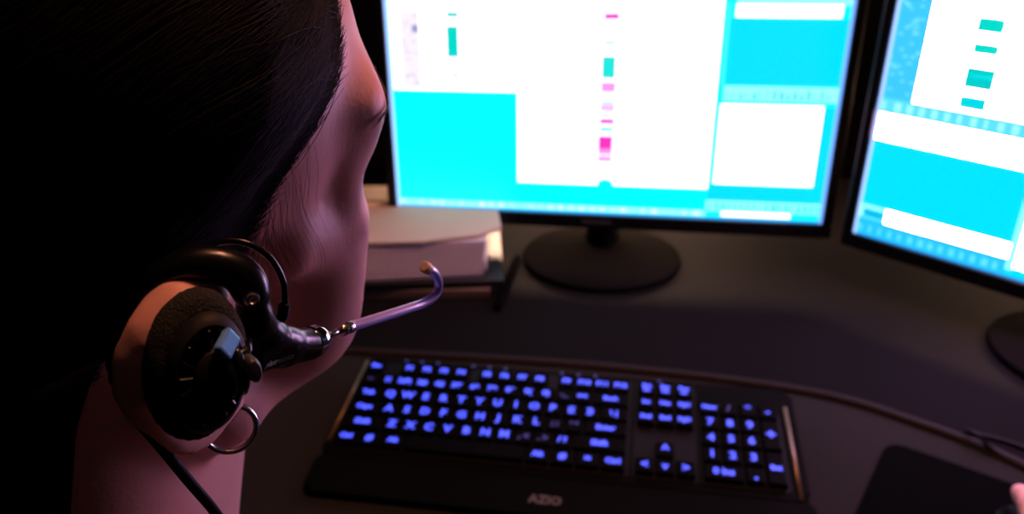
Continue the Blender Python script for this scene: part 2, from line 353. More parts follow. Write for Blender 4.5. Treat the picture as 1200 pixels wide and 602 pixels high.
for u, v0, v1 in ((7.4, 40, 164), (456.5, 24, 145)):
    a, b = kz(v0), kz(v1)
    bm_obj('side_strip', tube_bm([(u * MMU, v0 * MMU, a), (u * MMU, (v0 + v1) / 2 * MMU, (a + b) / 2), (u * MMU, v1 * MMU, b)], 0.0019, 8), 'strip', kb, smooth=True)
for u in (30, 440):
    for v in (0, 160): bm_obj('rubber_foot', box_bm((u * MMU, v * MMU, 0.00075), (0.03, 0.008, 0.0015)), 'kb_well', kb)
KP, RP, U0, VT = 19.1, 21.7, 13.0, 152.5
SLOPE = math.atan(12 / 146)
key_meshes = {}
def key_mesh(w, h):
    k = (round(w, 2), round(h, 2))
    if k not in key_meshes:
        bx, by, tx, ty, z = (w - 1.6) / 2, (h - 1.8) / 2, (w - 4.6) / 2, (h - 5.4) / 2, 5.5
        vs = [(sx * bx, sy * by, 0.3) for sx, sy in ((-1, -1), (1, -1), (1, 1), (-1, 1))] + [(sx * (tx + 0.8), sy * (ty + 0.8), z - 0.7) for sx, sy in ((-1, -1), (1, -1), (1, 1), (-1, 1))] + [(sx * tx, sy * ty, z) for sx, sy in ((-1, -1), (1, -1), (1, 1), (-1, 1))]
        fs = [(3, 2, 1, 0), (8, 9, 10, 11)] + [(r + k2, r + (k2 + 1) % 4, r + 4 + (k2 + 1) % 4, r + 4 + k2) for r in (0, 4) for k2 in range(4)]
        me = bpy.data.meshes.new('key'); me.from_pydata([tuple(c * MMU for c in v) for v in vs], [], fs); me.update(); me.materials.append(M['key'])
        key_meshes[k] = me
    return key_meshes[k]
def put_key(u, v, w=KP, h=RP, legend=None, size=12.0, mat='glow', dx=0.0, dy=0.0, bold=0.55):
    o = bpy.data.objects.new('key', key_mesh(w, h)); COL.objects.link(o); o.parent = kb
    o.location = (u * MMU, v * MMU, kz(v)); o.rotation_euler = (SLOPE, 0, 0)
    if legend:
        me = text_mesh(legend, size * MMU, bold * MMU)
        me_obj('legend', me, mat, o, (dx * MMU, dy * MMU, 5.62 * MMU))
    return o
def row(r, start, items):
    """items: (width in key units, legend or None, size, material)"""
    x = start
    for it in items:
        w = it[0]; lg = it[1] if len(it) > 1 else None; sz = it[2] if len(it) > 2 else 12.5; mt = it[3] if len(it) > 3 else 'glow'
        if lg is not False: put_key(U0 + (x + w / 2) * KP, VT - RP * r, w * KP, RP, lg, sz, mt)
        x += w
F = lambda s: (1, s, 9.0)
row(0, 0, [(1, 'Esc', 7.5)]); row(0, 2, [F('F1'), F('F2'), F('F3'), F('F4')]); row(0, 6.5, [F('F5'), F('F6'), F('F7'), F('F8')]); row(0, 11, [F('F9'), F('F10'), F('F11'), F('F12')])
row(1, 0, [(1, '~', 9, 'glow_dim')] + [(1, s, 9.5) for s in ('1!', '2@', '3#', '4$', '5%', '6^', '7&', '8*', '9(', '0)')] + [(1, '-_', 9.5, 'glow_dim'), (1, '=+', 9.5), (2, 'Back', 7.5)])
row(2, 0, [(1.5, 'Tab', 8.5)] + [(1, s) for s in 'QWERTYUIOP'] + [(1, '[{', 9.5), (1, ']}', 9.5), (1.5, '\\ |', 9.5)])
row(3, 0, [(1.75, 'Caps', 8.0)] + [(1, s) for s in 'ASDFGHJKL'] + [(1, '; :', 9.5, 'glow_dim'), (1, '\' "', 9.5, 'glow_dim'), (2.25, 'Enter', 8.5)])
row(4, 0, [(2.25, 'Shift', 9.0)] + [(1, s) for s in 'ZXCVBNM'] + [(1, ', <', 9.5, 'glow_dim'), (1, '. >', 9.5, 'glow_dim'), (1, '/ ?', 9.5), (2.75, 'Shift', 9.0)])
row(5, 0, [(1.25, 'Ctrl', 7.5), (1.25, '#', 11), (1.25, 'Alt', 8.0), (6.25, None), (1.25, 'Alt', 8.5), (1.25, '#', 11), (1.25, '=', 11), (1.25, 'Ctrl', 8.5)])
NAV, NUM = (307.5 - U0) / KP, (370.5 - U0) / KP
row(0, NAV, [(1, 'Prt\nSc', 7.2), (1, 'Scr\nLk', 7.2), (1, 'Pau\nse', 7.2)])
row(1, NAV, [(1, 'Ins', 7.0), (1, 'Hm', 7.0), (1, 'PgU', 7.0)]); row(2, NAV, [(1, 'Del', 7.5), (1, 'End', 7.0), (1, 'PgD', 7.5)])
row(4, NAV, [(1, False), (1, '^', 15)]); row(5, NAV, [(1, '<', 12), (1, 'v', 12), (1, '>', 12)])
row(1, NUM, [(1, 'Num', 6.8), (1, '/', 11, 'glow_dim'), (1, '*', 15), (1, '-', 14)])
row(2, NUM, [(1, '7'), (1, '8'), (1, '9')]); row(3, NUM, [(1, '4'), (1, '5'), (1, '6')]); row(4, NUM, [(1, '1'), (1, '2'), (1, '3')]); row(5, NUM, [(2, '0 Ins', 10.0), (1, '.', 18)])
put_key(U0 + (NUM + 3.5) * KP, VT - RP * 2.5, KP, 2 * RP, '+', 17); put_key(U0 + (NUM + 3.5) * KP, VT - RP * 4.5, KP, 2 * RP, 'Ent', 7.5)
for u in (52, 70, 88, 128, 146, 164, 226, 244, 262, 330):
    b = bm_obj('media_button', lathe_bm([(0, 0.0016), (0.0032, 0.0014), (0.0040, 0)], 14, mat4=Matrix.Translation((u * MMU, 0.1685, kz(168.5)))), 'key', kb)
    bm_obj('button_light', lathe_bm([(0, 0.0019), (0.0018, 0.0018), (0.0019, 0.001)], 10, mat4=Matrix.Translation((u * MMU, 0.1685, kz(168.5)))), 'glow_dim', b)
for k in range(3): bm_obj('indicator_light', box_bm(((378 + 10 * k) * MMU, 0.139, kz(139) + 0.0004), (0.007, 0.0024, 0.0008)), 'print_dim', kb)
me_obj('maker_name', text_mesh('AZIO', 0.0125, 0.0004), 'print', kb, (0.2295, -0.0055, (8.5 + 16.5 * 5 / 49) * MMU + 0.0002), (math.atan(5 / 49), 0, 0))

# ================================================================ papers, pen
def slab(name, label, cat, poly, z0, z1, mat, bev=0.0015):
    o = bm_obj(name, prism_bm(poly, z0, z1, bev), mat); return tag(o, label, cat)
RZ = DESK - 0.004
slab('brown_folder', 'brown card folder lowest in the pile left of the monitor foot', 'folder', [(-0.245, 0.953), (-0.030, 0.948), (-0.024, 1.130), (-0.240, 1.136)], RZ + 0.0003, RZ + 0.012, 'tan_dark')
slab('black_binder', 'flat black vinyl binder under the white paper stack', 'binder', [(-0.250, 0.948), (-0.012, 0.955), (-0.018, 1.140), (-0.245, 1.140)], RZ + 0.0125, RZ + 0.0235, 'binder', 0.003)
ps = thing('paper_stack', 'thick stack of white paper on the black binder', 'paper', (-0.13, 1.04, RZ + 0.024))
for k in range(7):
    dx, dy = rs.uniform(-0.003, 0.003), 0.0025 * k
    poly = [(-0.105 + dx, -0.088 + dy), (0.093 + dx, -0.074 + dy), (0.090 + dx, 0.075), (-0.105 + dx, 0.080)]
    bm_obj('sheet_bundle', prism_bm(poly, 0.0005 + 0.0063 * k, 0.0066 + 0.0063 * k, 0.0006, 1), 'paper_edge' if k < 6 else 'paper', ps)
fo = [(-0.260, 0.968), (-0.120, 0.972), (-0.046, 0.990), (-0.014, 1.014), (-0.022, 1.105), (-0.26, 1.110)]
slab('manila_folder', 'tan card folder lying on top of the white paper stack', 'folder', fo, RZ + 0.0695, RZ + 0.0745, 'manila', 0.0008)
slab('cardboard_box', 'small tan box standing behind the paper pile left of the monitor', 'box', [(-0.32, 1.150), (-0.150, 1.150), (-0.148, 1.21), (-0.32, 1.215)], RZ + 0.0003, RZ + 0.060, 'manila', 0.002)
pn = thing('marker_pen', 'black marker pen lying between the papers and the monitor foot', 'pen', (-0.006, 0.982, RZ + 0.0062))
ax = Vector((0.029, 0.143, 0)).normalized()
def pp(t): return ax * t
bm_obj('barrel', tube_bm([pp(-0.072), pp(-0.070), pp(0.018)], [0.0045, 0.0060, 0.0060], 16), 'pen', pn, smooth=True, auto=40)
cp = bm_obj('cap', tube_bm([pp(0.017), pp(0.019), pp(0.068), pp(0.072)], [0.0058, 0.0062, 0.0060, 0.0045], 16), 'pen', pn, smooth=True, auto=40)
bm_obj('clip', tube_bm([pp(0.066) + Vector((0, 0, 0.0065)), pp(0.030) + Vector((0, 0, 0.008))], 0.0012, 8), 'pen', cp)

# ================================================================ mouse pad, mouse
pu, pv = Vector((0.814, -0.581, 0)), Vector((-0.581, -0.814, 0)); PO = Vector((0.372, 0.636, 0))
def pad_pt(a, b): q = PO + pu * a + pv * b; return (q.x, q.y)
pr = []
for cx, cy, a0 in ((0.017, 0.017, 180), (0.175, 0.017, 270), (0.175, 0.185, 0), (0.017, 0.185, 90)):
    pr += [pad_pt(cx + 0.017 * math.cos(R(a0 + 15 * k)), cy + 0.017 * math.sin(R(a0 + 15 * k))) for k in range(7)]
tag(bm_obj('mouse_pad', prism_bm(pr, DESK + 0.0002, DESK + 0.0035, 0.0008), 'pad'), 'black cloth mouse pad with rounded corners on the desk', 'mouse pad')
MX, MY, MZ = 0.436, 0.477, DESK + 0.0037
ms = thing('computer_mouse', 'black corded computer mouse under the hand on the pad', 'mouse', (MX, MY, MZ), R(-22))
def mtop(x, y):            # x, y in mm from the centre
    a = max(0.0, 1 - abs(x / 31) ** 2.6); yy = (y + 4) / 58; b = max(0.0, 1 - abs(yy) ** 2.4)
    return (37 - 7 * max(0, y / 55)) * (a ** 0.45) * (b ** 0.40)
def mouse_patch(x0, x1, y0, y1, off, nx=12, ny=18):
    vs = []; fs = []
    for j in range(ny + 1):
        for i in range(nx + 1):
            y = y0 + (y1 - y0) * j / ny; x = x0 + (x1 - x0) * i / nx; vs.append((x * MMU, y * MMU, (mtop(x, y) + off) * MMU))
    nb = len(vs); vs += [(x, y, max(0.0, z - 0.003) if off else 0.0) for x, y, z in vs]
    for j in range(ny):
        for i in range(nx):
            a = j * (nx + 1) + i; fs.append((a, a + 1, a + nx + 2, a + nx + 1)); fs.append((nb + a, nb + a + nx + 1, nb + a + nx + 2, nb + a + 1))
    rim = [i for i in range(nx + 1)] + [(j + 1) * (nx + 1) - 1 for j in range(1, ny + 1)] + [ny * (nx + 1) + i for i in range(nx - 1, -1, -1)] + [j * (nx + 1) for j in range(ny - 1, 0, -1)]
    for a, b in zip(rim, rim[1:] + rim[:1]): fs.append((b, a, nb + a, nb + b))
    return vs, fs
v_, f_ = mouse_patch(-31, 31, -62, 54, 0.0, 24, 40); mesh_obj('shell', v_, f_, 'mouse', ms, smooth=True)
v_, f_ = mouse_patch(-27, -2.4, 8, 50, 0.9); mesh_obj('left_button', v_, f_, 'mouse', ms, smooth=True)
v_, f_ = mouse_patch(2.4, 27, 8, 50, 0.9); mesh_obj('right_button', v_, f_, 'mouse', ms, smooth=True)
bm_obj('wheel', lathe_bm([(0, -0.003), (0.008, -0.003), (0.009, 0), (0.008, 0.003), (0, 0.003)], 20, mat4=Matrix.Translation((0, 0.030, mtop(0, 30) * MMU - 0.004)) @ Matrix.Rotation(R(90), 4, 'Y')), 'knob', ms)
cb = [(0.456, 0.527, 0.008), (0.466, 0.540, 0.004), (0.484, 0.551, 0.000), (0.496, 0.566, -0.0015), (0.491, 0.588, -0.0015), (0.478, 0.605, -0.001), (0.464, 0.620, 0.003), (0.458, 0.627, 0.0085), (0.454, 0.634, 0.0095), (0.454, 0.645, 0.003), (0.466, 0.651, -0.0056), (0.505, 0.628, -0.0056), (0.565, 0.560, -0.0056), (0.625, 0.42, -0.0056), (0.66, 0.20, -0.0056)]
_im = Matrix.Rotation(R(22), 4, 'Z'); cb = [tuple(_im @ Vector((x - MX, y - MY, z))) for x, y, z in cb]
bm_obj('cord', tube_bm([Vector(p) for p in spline(cb, 6)], 0.0018, 8), 'cable', ms, smooth=True)

# ---------------------------------------------------------------- distance-field helpers (millimetres)
def smin(a, b, k):
    h = np.clip(0.5 + 0.5 * (b - a) / k, 0, 1)
    return b + (a - b) * h - k * h * (1 - h)
def smax(a, b, k): return -smin(-a, -b, k)
def sph(P, c, r): return np.linalg.norm(P - np.array(c, float), axis=1) - r
def ell(P, c, r):
    r = np.array(r, float); q = (P - np.array(c, float)) / r
    k0 = np.linalg.norm(q, axis=1); k1 = np.linalg.norm(q / r, axis=1)
    return k0 * (k0 - 1.0) / np.maximum(k1, 1e-6)
def cap(P, a, b, ra, rb=None):
    if rb is None: rb = ra
    a = np.array(a, float); b = np.array(b, float); ba = b - a
    h = np.clip(((P - a) @ ba) / (ba @ ba), 0, 1)
    return np.linalg.norm(P - a - h[:, None] * ba, axis=1) - (ra + (rb - ra) * h)
def chain(P, pts, rs, k=4.0):
    d = None
    for i in range(len(pts) - 1):
        e = cap(P, pts[i], pts[i + 1], rs[i], rs[i + 1])
        d = e if d is None else smin(d, e, k)
    return d

# ---------------------------------------------------------------- head, in its own frame (mm): x right, y forward, z up, origin between the ear canals
def head_sdf(P, ears=True):
    A = P.copy(); A[:, 0] = np.abs(A[:, 0])
    d = ell(P, (0, -6, 44), (73, 95, 84))
    d = smin(d, ell(P, (0, 36, 42), (62, 56, 62)), 20)              # forehead
    d = smin(d, ell(P, (0, 44, -28), (54, 44, 66)), 22)             # face mass
    d = smin(d, cap(A, (50, -2, -44), (46, 14, -66), 15, 14), 18)   # ramus of the jaw
    d = smin(d, cap(A, (46, 14, -66), (16, 70, -92), 14, 14), 16)   # body of the jaw
    d = smin(d, ell(P, (0, 78, -90), (22, 17, 17)), 12)             # chin
    d = smin(d, ell(A, (39, 60, -26), (23, 22, 26)), 14)            # cheek
    d = smin(d, ell(A, (38, 54, -54), (24, 26, 24)), 16)            # lower cheek
    d = smin(d, cap(A, (58, 38, 0), (45, 67.5, -6), 9, 11), 14)       # cheekbone
    d = smin(d, cap(A, (54, 69.5, 40), (14, 90, 33), 8.5, 8), 16)   # brow ridge
    d = smin(d, ell(A, (46, 68.5, 24), (11, 10, 10)), 14)           # outer fold of the upper lid
    d = smax(d, -ell(A, (45, 96, 5), (20, 19, 11)), 16)            # eye socket
    d = smin(d, cap(A, (53, 62, 20), (50, 66.5, -2), 6, 8.5), 8)       # outer rim of the orbit
    d = smin(d, sph(A, (31, 72.5, 10), 13.8), 5)                      # lids over the eyeball
    d = smax(d, -ell(A, (31, 87, 9.5), (11.5, 6, 3.4)), 2)         # slit between the lids
    n = cap(P, (0, 90, 22), (0, 110, -16), 6.5, 9.5)
    n = smin(n, ell(A, (10.5, 101, -20), (7.5, 9, 6.5)), 6)
    d = smin(d, n, 9)
    d = smax(d, -ell(A, (5.5, 103, -27), (3, 5, 4)), 3)             # nostril
    d = smin(d, ell(P, (0, 86, -48), (24, 13, 18)), 10)             # muzzle
    d = smin(d, cap(A, (0, 99, -44), (20, 88, -47), 4.5, 2.5), 4)   # upper lip
    d = smin(d, cap(A, (0, 97.5, -54), (17, 88, -51), 5.2, 2.5), 4) # lower lip
    d = smax(d, -cap(A, (0, 104, -48.6), (20, 93, -49), 1.6), 2)    # mouth line
    if ears: d = smin(d, ear_sdf(A), 5)
    return d
EAR_HELIX = [(77, 6, 0), (80, 2, 12), (87, -5, 23), (93, -13, 29), (96, -20, 31), (97, -26, 27.5), (97, -30, 21), (96, -31, 13), (93, -29, 4), (89, -22, -9), (84, -13, -21)]
def ear_sdf(A):
    d = chain(A, EAR_HELIX, [4, 4.4, 5.0, 5.8, 6.2, 6.4, 6.4, 6.0, 5.6, 5.2, 5.0], 4)
    ax = np.array([0.88, 0.40, 0.05]); ax /= np.linalg.norm(ax)      # plate inside the helix, swung back from the skull
    Q = A - np.array([88, -12, 6.0])
    d = smin(d, smax(np.abs(Q @ ax) - 2.6, ell(A, (88, -12, 5), (24, 22, 32)), 4), 5)
    d = smin(d, ell(A, (81, -5, -26), (5, 9, 9)), 6)                # lobe
    d = smin(d, cap(A, (76, 11, -6), (77, 10, 4), 5, 4), 4)         # tragus
    d = smin(d, ell(A, (76, -12, 2), (10, 10, 20)), 8)              # root of the ear on the skull
    return d

# head frame in the world (mm)
HO = np.array([-140.9, 244.7, 1177.1])
HR = np.array([[0.7405, 0.6530, 0.1586], [-0.6303, 0.7568, -0.1732], [-0.2331, 0.0283, 0.9720]])
HR, _ = np.linalg.qr(HR); HR = HR * np.sign(np.diag(HR))[None, :] * np.array([1.0, 1.0, 1.0])
def to_head(P): return (P - HO) @ HR
def from_head(p): return np.atleast_2d(np.array(p, float)) @ HR.T + HO
def H(p): return Vector((from_head(p)[0] / 1000).tolist())

# ---------------------------------------------------------------- torso and limbs, in the world (mm)
NB = np.array([-171.0, 221.0, 1033.0]); _a = R(27)
TR_, TF_ = np.array([math.cos(_a), -math.sin(_a), 0.0]), np.array([math.sin(_a), math.cos(_a), 0.0])
TM = np.stack([TR_, TF_, np.array([0, 0, 1.0])], 1)
def T(x, y, z): return NB + TM @ np.array([x, y, z], float)
SR, SL = T(165, 0, -90), T(-165, 0, -90)
ER, WR = np.array([178.0, 178.0, 792.0]), np.array([385.0, 356.0, 790.0])
EL, WL = np.array([-420.0, 190.0, 690.0]), np.array([-300.0, 395.0, 632.0])
HIP = {s: T(s * 88, 0, -520) for s in (-1, 1)}
KNEE = {s: T(s * 105, 430, -515) for s in (-1, 1)}
ANK = {s: T(s * 105, 400, -945) for s in (-1, 1)}
def torso_sdf(P):
    L_ = (P - NB) @ TM; A = L_.copy(); A[:, 0] = np.abs(A[:, 0])
    d = ell(L_, (0, 5, -190), (148, 100, 165))
    d = smin(d, cap(A, (25, -12, -8), (150, -6, -78), 36, 40), 40)
    d = smin(d, sph(A, (162, 0, -92), 54), 30)
    d = smin(d, ell(A, (72, 82, -225), (60, 52, 60)), 30)
    d = smin(d, ell(L_, (0, -5, -390), (132, 95, 150)), 50)
    d = smin(d, ell(A, (60, -15, -505), (108, 112, 95)), 40)
    return d
def arms_sdf(P):
    d = chain(P, [SR, SR * 0.45 + ER * 0.55, ER], [48, 42, 37], 20)
    d = smin(d, chain(P, [ER, ER * 0.65 + WR * 0.35, WR], [37, 36, 25], 20), 14)
    e = chain(P, [SL, SL * 0.45 + EL * 0.55, EL], [48, 42, 37], 20)
    e = smin(e, chain(P, [EL, EL * 0.65 + WL * 0.35, WL], [37, 36, 25], 20), 14)
    return np.minimum(d, e)
def neck_sdf(P):
    a = from_head((0, -14, -30))[0]; b = NB + TM @ np.array([0, -8, -25.0])
    d = cap(P, a, b, 47, 54)
    return smin(d, cap(P, from_head((0, 34, -72))[0], NB + TM @ np.array([0, 30, -30.0]), 26, 30), 30)
HPIV = np.array([433.0, 525.0, 0.0]); _h = R(22); HROT = np.array([[math.cos(_h), math.sin(_h), 0], [-math.sin(_h), math.cos(_h), 0], [0, 0, 1.0]])
WR0 = np.array([452.0, 350.0, 790.0])
def hand_right(P):
    P = (P - HPIV) @ HROT + HPIV                                   # the hand lies turned 22 degrees outwards on the mouse
    d = ell(P, (453, 402, 794), (38, 50, 15))
    d = smin(d, cap(P, WR0, (453, 385, 793), 23, 22), 14)
    d = smin(d, ell(P, (428, 388, 787), (18, 28, 15)), 10)          # ball of the thumb
    F_ = [([(429, 432, 801), (428, 444, 804), (430, 480, 799), (432, 509, 786), (433, 525, 777)], [11, 10.5, 9.3, 8.4, 7.4]),
          ([(447, 436, 803), (447, 448, 806), (449, 489, 800), (450, 521, 785), (450, 537, 775)], [11, 10.5, 9.5, 8.5, 7.5]),
          ([(466, 432, 800), (467, 442, 803), (470, 480, 796), (472, 508, 782), (473, 523, 773)], [10.5, 10, 9, 8.2, 7.2]),
          ([(480, 424, 794), (484, 432, 796), (491, 462, 786), (495, 484, 772), (496, 496, 764)], [10, 9.5, 8.3, 7.5, 6.6])]
    for pts, rs_ in F_: d = smin(d, chain(P, pts, rs_, 4), 5)
    d = smin(d, chain(P, [(426, 385, 786), (410, 412, 777), (409, 442, 766), (412, 466, 759)], [14, 12, 10.3, 8.6], 5), 7)
    return d
LHX = np.array([0.92, -0.38, 0.0]); LHY = np.array([0.38, 0.92, -0.05]); LHX /= np.linalg.norm(LHX); LHY /= np.linalg.norm(LHY); LHZ = np.cross(LHX, LHY)
LH = np.stack([LHX, LHY, LHZ], 1)
def hand_left(P):
    Q = (P - WL) @ LH                                             # thumb on the +x side
    d = ell(Q, (0, 50, 0), (38, 50, 15)); d = smin(d, cap(Q, (0, 0, 0), (0, 30, 0), 23, 22), 14)
    for x, x2, y0, ln in ((26, 30, 86, 68), (8, 9, 92, 76), (-11, -13, 88, 70), (-28, -33, 80, 54)):
        d = smin(d, chain(Q, [(x, y0 - 12, 2), (x, y0, 5), (x2, y0 + ln * 0.45, 3), (x2, y0 + ln * 0.78, -6), (x2, y0 + ln, -14)], [10.5, 10, 9, 8, 7], 4), 5)
    return smin(d, chain(Q, [(24, 30, -4), (44, 58, -8), (50, 88, -10), (49, 108, -12)], [14, 12, 10, 8.5], 5), 7)
def near(P, c, r): return np.linalg.norm(P - np.array(c, float), axis=1) < r
def body_sdf(P):
    d = smin(torso_sdf(P), arms_sdf(P), 24)
    d = smin(d, neck_sdf(P), 26)
    m = near(P, HO + np.array([0, 0, 20]), 260)
    if m.any(): d[m] = smin(d[m], head_sdf(to_head(P[m])), 12)
    m = near(P, (415, 440, 790), 190)
    if m.any(): d[m] = smin(d[m], hand_right(P[m]), 10)
    m = near(P, WL + LHY * 90, 200)
    if m.any(): d[m] = smin(d[m], hand_left(P[m]), 10)
    return d

# ---------------------------------------------------------------- a surface from a distance field
def surface_net(f, lo, hi, vs, margin=8.0, project=2):
    lo = np.array(lo, float); B = 8
    nb = np.ceil((np.array(hi, float) - lo) / (vs * B)).astype(int); n = nb * B
    g = np.stack(np.meshgrid(*[np.arange(k) for k in nb], indexing='ij'), -1).reshape(-1, 3)
    cen = lo + (g * B + (B - 1) / 2) * vs
    cd = np.concatenate([f(c) for c in np.array_split(cen, max(1, len(cen) // 200000))])
    D = np.repeat(np.repeat(np.repeat(cd.reshape(nb).astype(np.float32), B, 0), B, 1), B, 2)
    act = np.where(np.abs(cd) < vs * B * 0.95 + margin)[0]
    loc_ = np.stack(np.meshgrid(*[np.arange(B)] * 3, indexing='ij'), -1).reshape(-1, 3)
    for part in np.array_split(act, max(1, len(act) // 600)):
        idx = (g[part][:, None, :] * B + loc_[None]).reshape(-1, 3)
        D[idx[:, 0], idx[:, 1], idx[:, 2]] = f(lo + idx * vs)
    ins = D < 0
    nc = n - 1; cell = -np.ones(nc.prod(), np.int64); acc = []; quads = []
    def cid(i, j, k): return (i * nc[1] + j) * nc[2] + k
    allc, allp = [], []
    for ax in range(3):
        sl0 = [slice(None)] * 3; sl1 = [slice(None)] * 3; sl0[ax] = slice(0, -1); sl1[ax] = slice(1, None)
        E_ = np.argwhere(ins[tuple(sl0)] != ins[tuple(sl1)])
        a = D[E_[:, 0], E_[:, 1], E_[:, 2]]; e2 = E_.copy(); e2[:, ax] += 1; b = D[e2[:, 0], e2[:, 1], e2[:, 2]]
        p = E_.astype(float); p[:, ax] += a / (a - b)
        u, v = (ax + 1) % 3, (ax + 2) % 3
        ok = (E_[:, u] > 0) & (E_[:, v] > 0) & (E_[:, u] < nc[u]) & (E_[:, v] < nc[v])
        E_, p, a = E_[ok], p[ok], a[ok]; q = []
        for du, dv in ((-1, -1), (0, -1), (0, 0), (-1, 0)):
            c = E_.copy(); c[:, u] += du; c[:, v] += dv; ci = cid(c[:, 0], c[:, 1], c[:, 2]); q.append(ci); allc.append(ci); allp.append(p)
        q = np.stack(q, 1); flip = a > 0; q[flip] = q[flip][:, ::-1]; quads.append(q)
    allc = np.concatenate(allc); allp = np.concatenate(allp); quads = np.concatenate(quads)
    un, inv, cnt = np.unique(allc, return_inverse=True, return_counts=True)
    V = np.stack([np.bincount(inv, allp[:, k]) for k in range(3)], 1) / cnt[:, None]
    V = lo + V * vs; Fq = np.searchsorted(un, quads)
    for _ in range(project):
        s = f(V); e = vs * 0.12
        G = np.stack([(f(V + np.eye(3)[k] * e) - s) / e for k in range(3)], 1); g2 = np.maximum((G ** 2).sum(1), 0.2)
        V = V - np.clip(s / g2, -vs * 0.6, vs * 0.6)[:, None] * G
    return V, Fq
def fast_mesh(name, V, Fq, mat, parent=None, smooth=True, kind=None, sub=0):
    me = bpy.data.meshes.new(name); k = Fq.shape[1]
    me.vertices.add(len(V)); me.vertices.foreach_set('co', np.asarray(V, np.float32).ravel())
    me.loops.add(Fq.size); me.loops.foreach_set('vertex_index', Fq.astype(np.int32).ravel())
    me.polygons.add(len(Fq)); me.polygons.foreach_set('loop_start', np.arange(0, Fq.size, k, dtype=np.int32)); me.polygons.foreach_set('loop_total', np.full(len(Fq), k, np.int32))
    me.update(calc_edges=True); me.validate()
    if smooth: me.polygons.foreach_set('use_smooth', np.ones(len(me.polygons), bool))
    me.materials.append(M[mat] if isinstance(mat, str) else mat)
    o = bpy.data.objects.new(name, me); COL.objects.link(o); o.parent = parent
    if kind: o['kind'] = kind
    if sub: s = o.modifiers.new('smooth', 'SUBSURF'); s.levels = sub; s.render_levels = sub
    return o

# ================================================================ the operator
PB = np.array([T(0, 0, -520)[0], T(0, 0, -520)[1], 0.0])
person = thing('person', 'person with dark tied-back hair seen from behind, wearing a headset', 'person', tuple(PB / 1000))
def rel(V): return (np.atleast_2d(V) - PB) / 1000.0
V, Fq = surface_net(body_sdf, (-520, 20, 420), (530, 570, 1330), 3.0)
fast_mesh('body', rel(V), Fq, 'skin', person, sub=1)
# clothes: a knitted top, trousers, shoes
fdir = (WR - ER) / np.linalg.norm(WR - ER); fl = (WL - EL) / np.linalg.norm(WL - EL)
def shirt_sdf(P):
    d = smin(torso_sdf(P), arms_sdf(P), 24) - 6.0
    L_ = (P - NB) @ TM
    col_ = np.sqrt(L_[:, 0] ** 2 + (L_[:, 1] * 0.95 - 12) ** 2)
    d = smax(d, L_[:, 2] + 28 + np.clip(60 - col_, 0, 60) * 0.6, 5)
    d = np.maximum(d, (P - (WR - fdir * 14)) @ fdir); d = np.maximum(d, (P - (WL - fl * 14)) @ fl - 0)
    return d
def shirt_cut(P):
    d = smin(torso_sdf(P), arms_sdf(P), 24) - 6.0
    L_ = (P - NB) @ TM
    d = smax(d, L_[:, 2] + 14, 5)
    r = (P - (WR - fdir * 14)) @ fdir; m = near(P, WR, 120); d[m] = np.maximum(d[m], r[m])
    r = (P - (WL - fl * 14)) @ fl; m = near(P, WL, 120); d[m] = np.maximum(d[m], r[m])
    return np.maximum(d, -(L_[:, 2] + 560))
V, Fq = surface_net(shirt_cut, (-520, 20, 440), (500, 480, 1060), 5.0)
fast_mesh('shirt', rel(V), Fq, 'shirt', person)
def trousers_sdf(P):
    L_ = (P - NB) @ TM; A = L_.copy(); A[:, 0] = np.abs(A[:, 0])
    d = ell(A, (60, -15, -515), (120, 122, 95))
    d = smin(d, chain(A, [(88, 0, -520), (100, 230, -512), (105, 430, -515)], [92, 78, 62], 20), 30)
    d = smin(d, chain(A, [(105, 430, -515), (105, 415, -760), (105, 400, -930)], [62, 58, 44], 20), 20)
    return np.maximum(d, -(L_[:, 2] + 955))
V, Fq = surface_net(trousers_sdf, (-520, -80, 60), (300, 780, 640), 8.0)
fast_mesh('trousers', rel(V), Fq, 'trousers', person)
for s in (-1, 1):
    def shoe_sdf(P):
        L_ = (P - NB) @ TM - np.array([s * 105, 400, -1033.0])
        d = smin(ell(L_, (0, 70, 36), (44, 95, 38)), ell(L_, (0, -10, 50), (38, 50, 48)), 20)
        return smax(d, -(L_[:, 2] - 1), 4)
    c_ = T(s * 105, 450, -1033); V, Fq = surface_net(shoe_sdf, c_ - np.array([150, 150, 6]), c_ + np.array([150, 150, 130]), 6.0)
    fast_mesh('shoe', rel(V), Fq, 'shoe', person)
# eyes
for s in (-1, 1):
    e = fast_mesh('eye', *(lambda: (lambda bm: (np.array([v.co[:] for v in bm.verts]), np.array([[v.index for v in f.verts] for f in bm.faces])))((lambda b: (bmesh.ops.create_icosphere(b, subdivisions=3, radius=0.0122), b.verts.index_update(), b)[2])(bmesh.new())))(), 'eye', person)
    c_ = H((s * 31, 72.5, 10)); e.location = c_ - Vector((PB / 1000).tolist())
    rotm = Matrix([list(r_) for r_ in HR]).to_4x4() @ Matrix.Rotation(R(-90), 4, 'X')
    ir = bm_obj('iris', lathe_bm([(0, 0.01250), (0.003, 0.01232), (0.0058, 0.0111), (0.0058, 0.0101)], 24, mat4=rotm), 'iris', e, smooth=True)
    bm_obj('pupil', lathe_bm([(0, 0.0127), (0.0024, 0.0125), (0.0024, 0.0116)], 20, mat4=rotm), 'pupil', e, smooth=True)

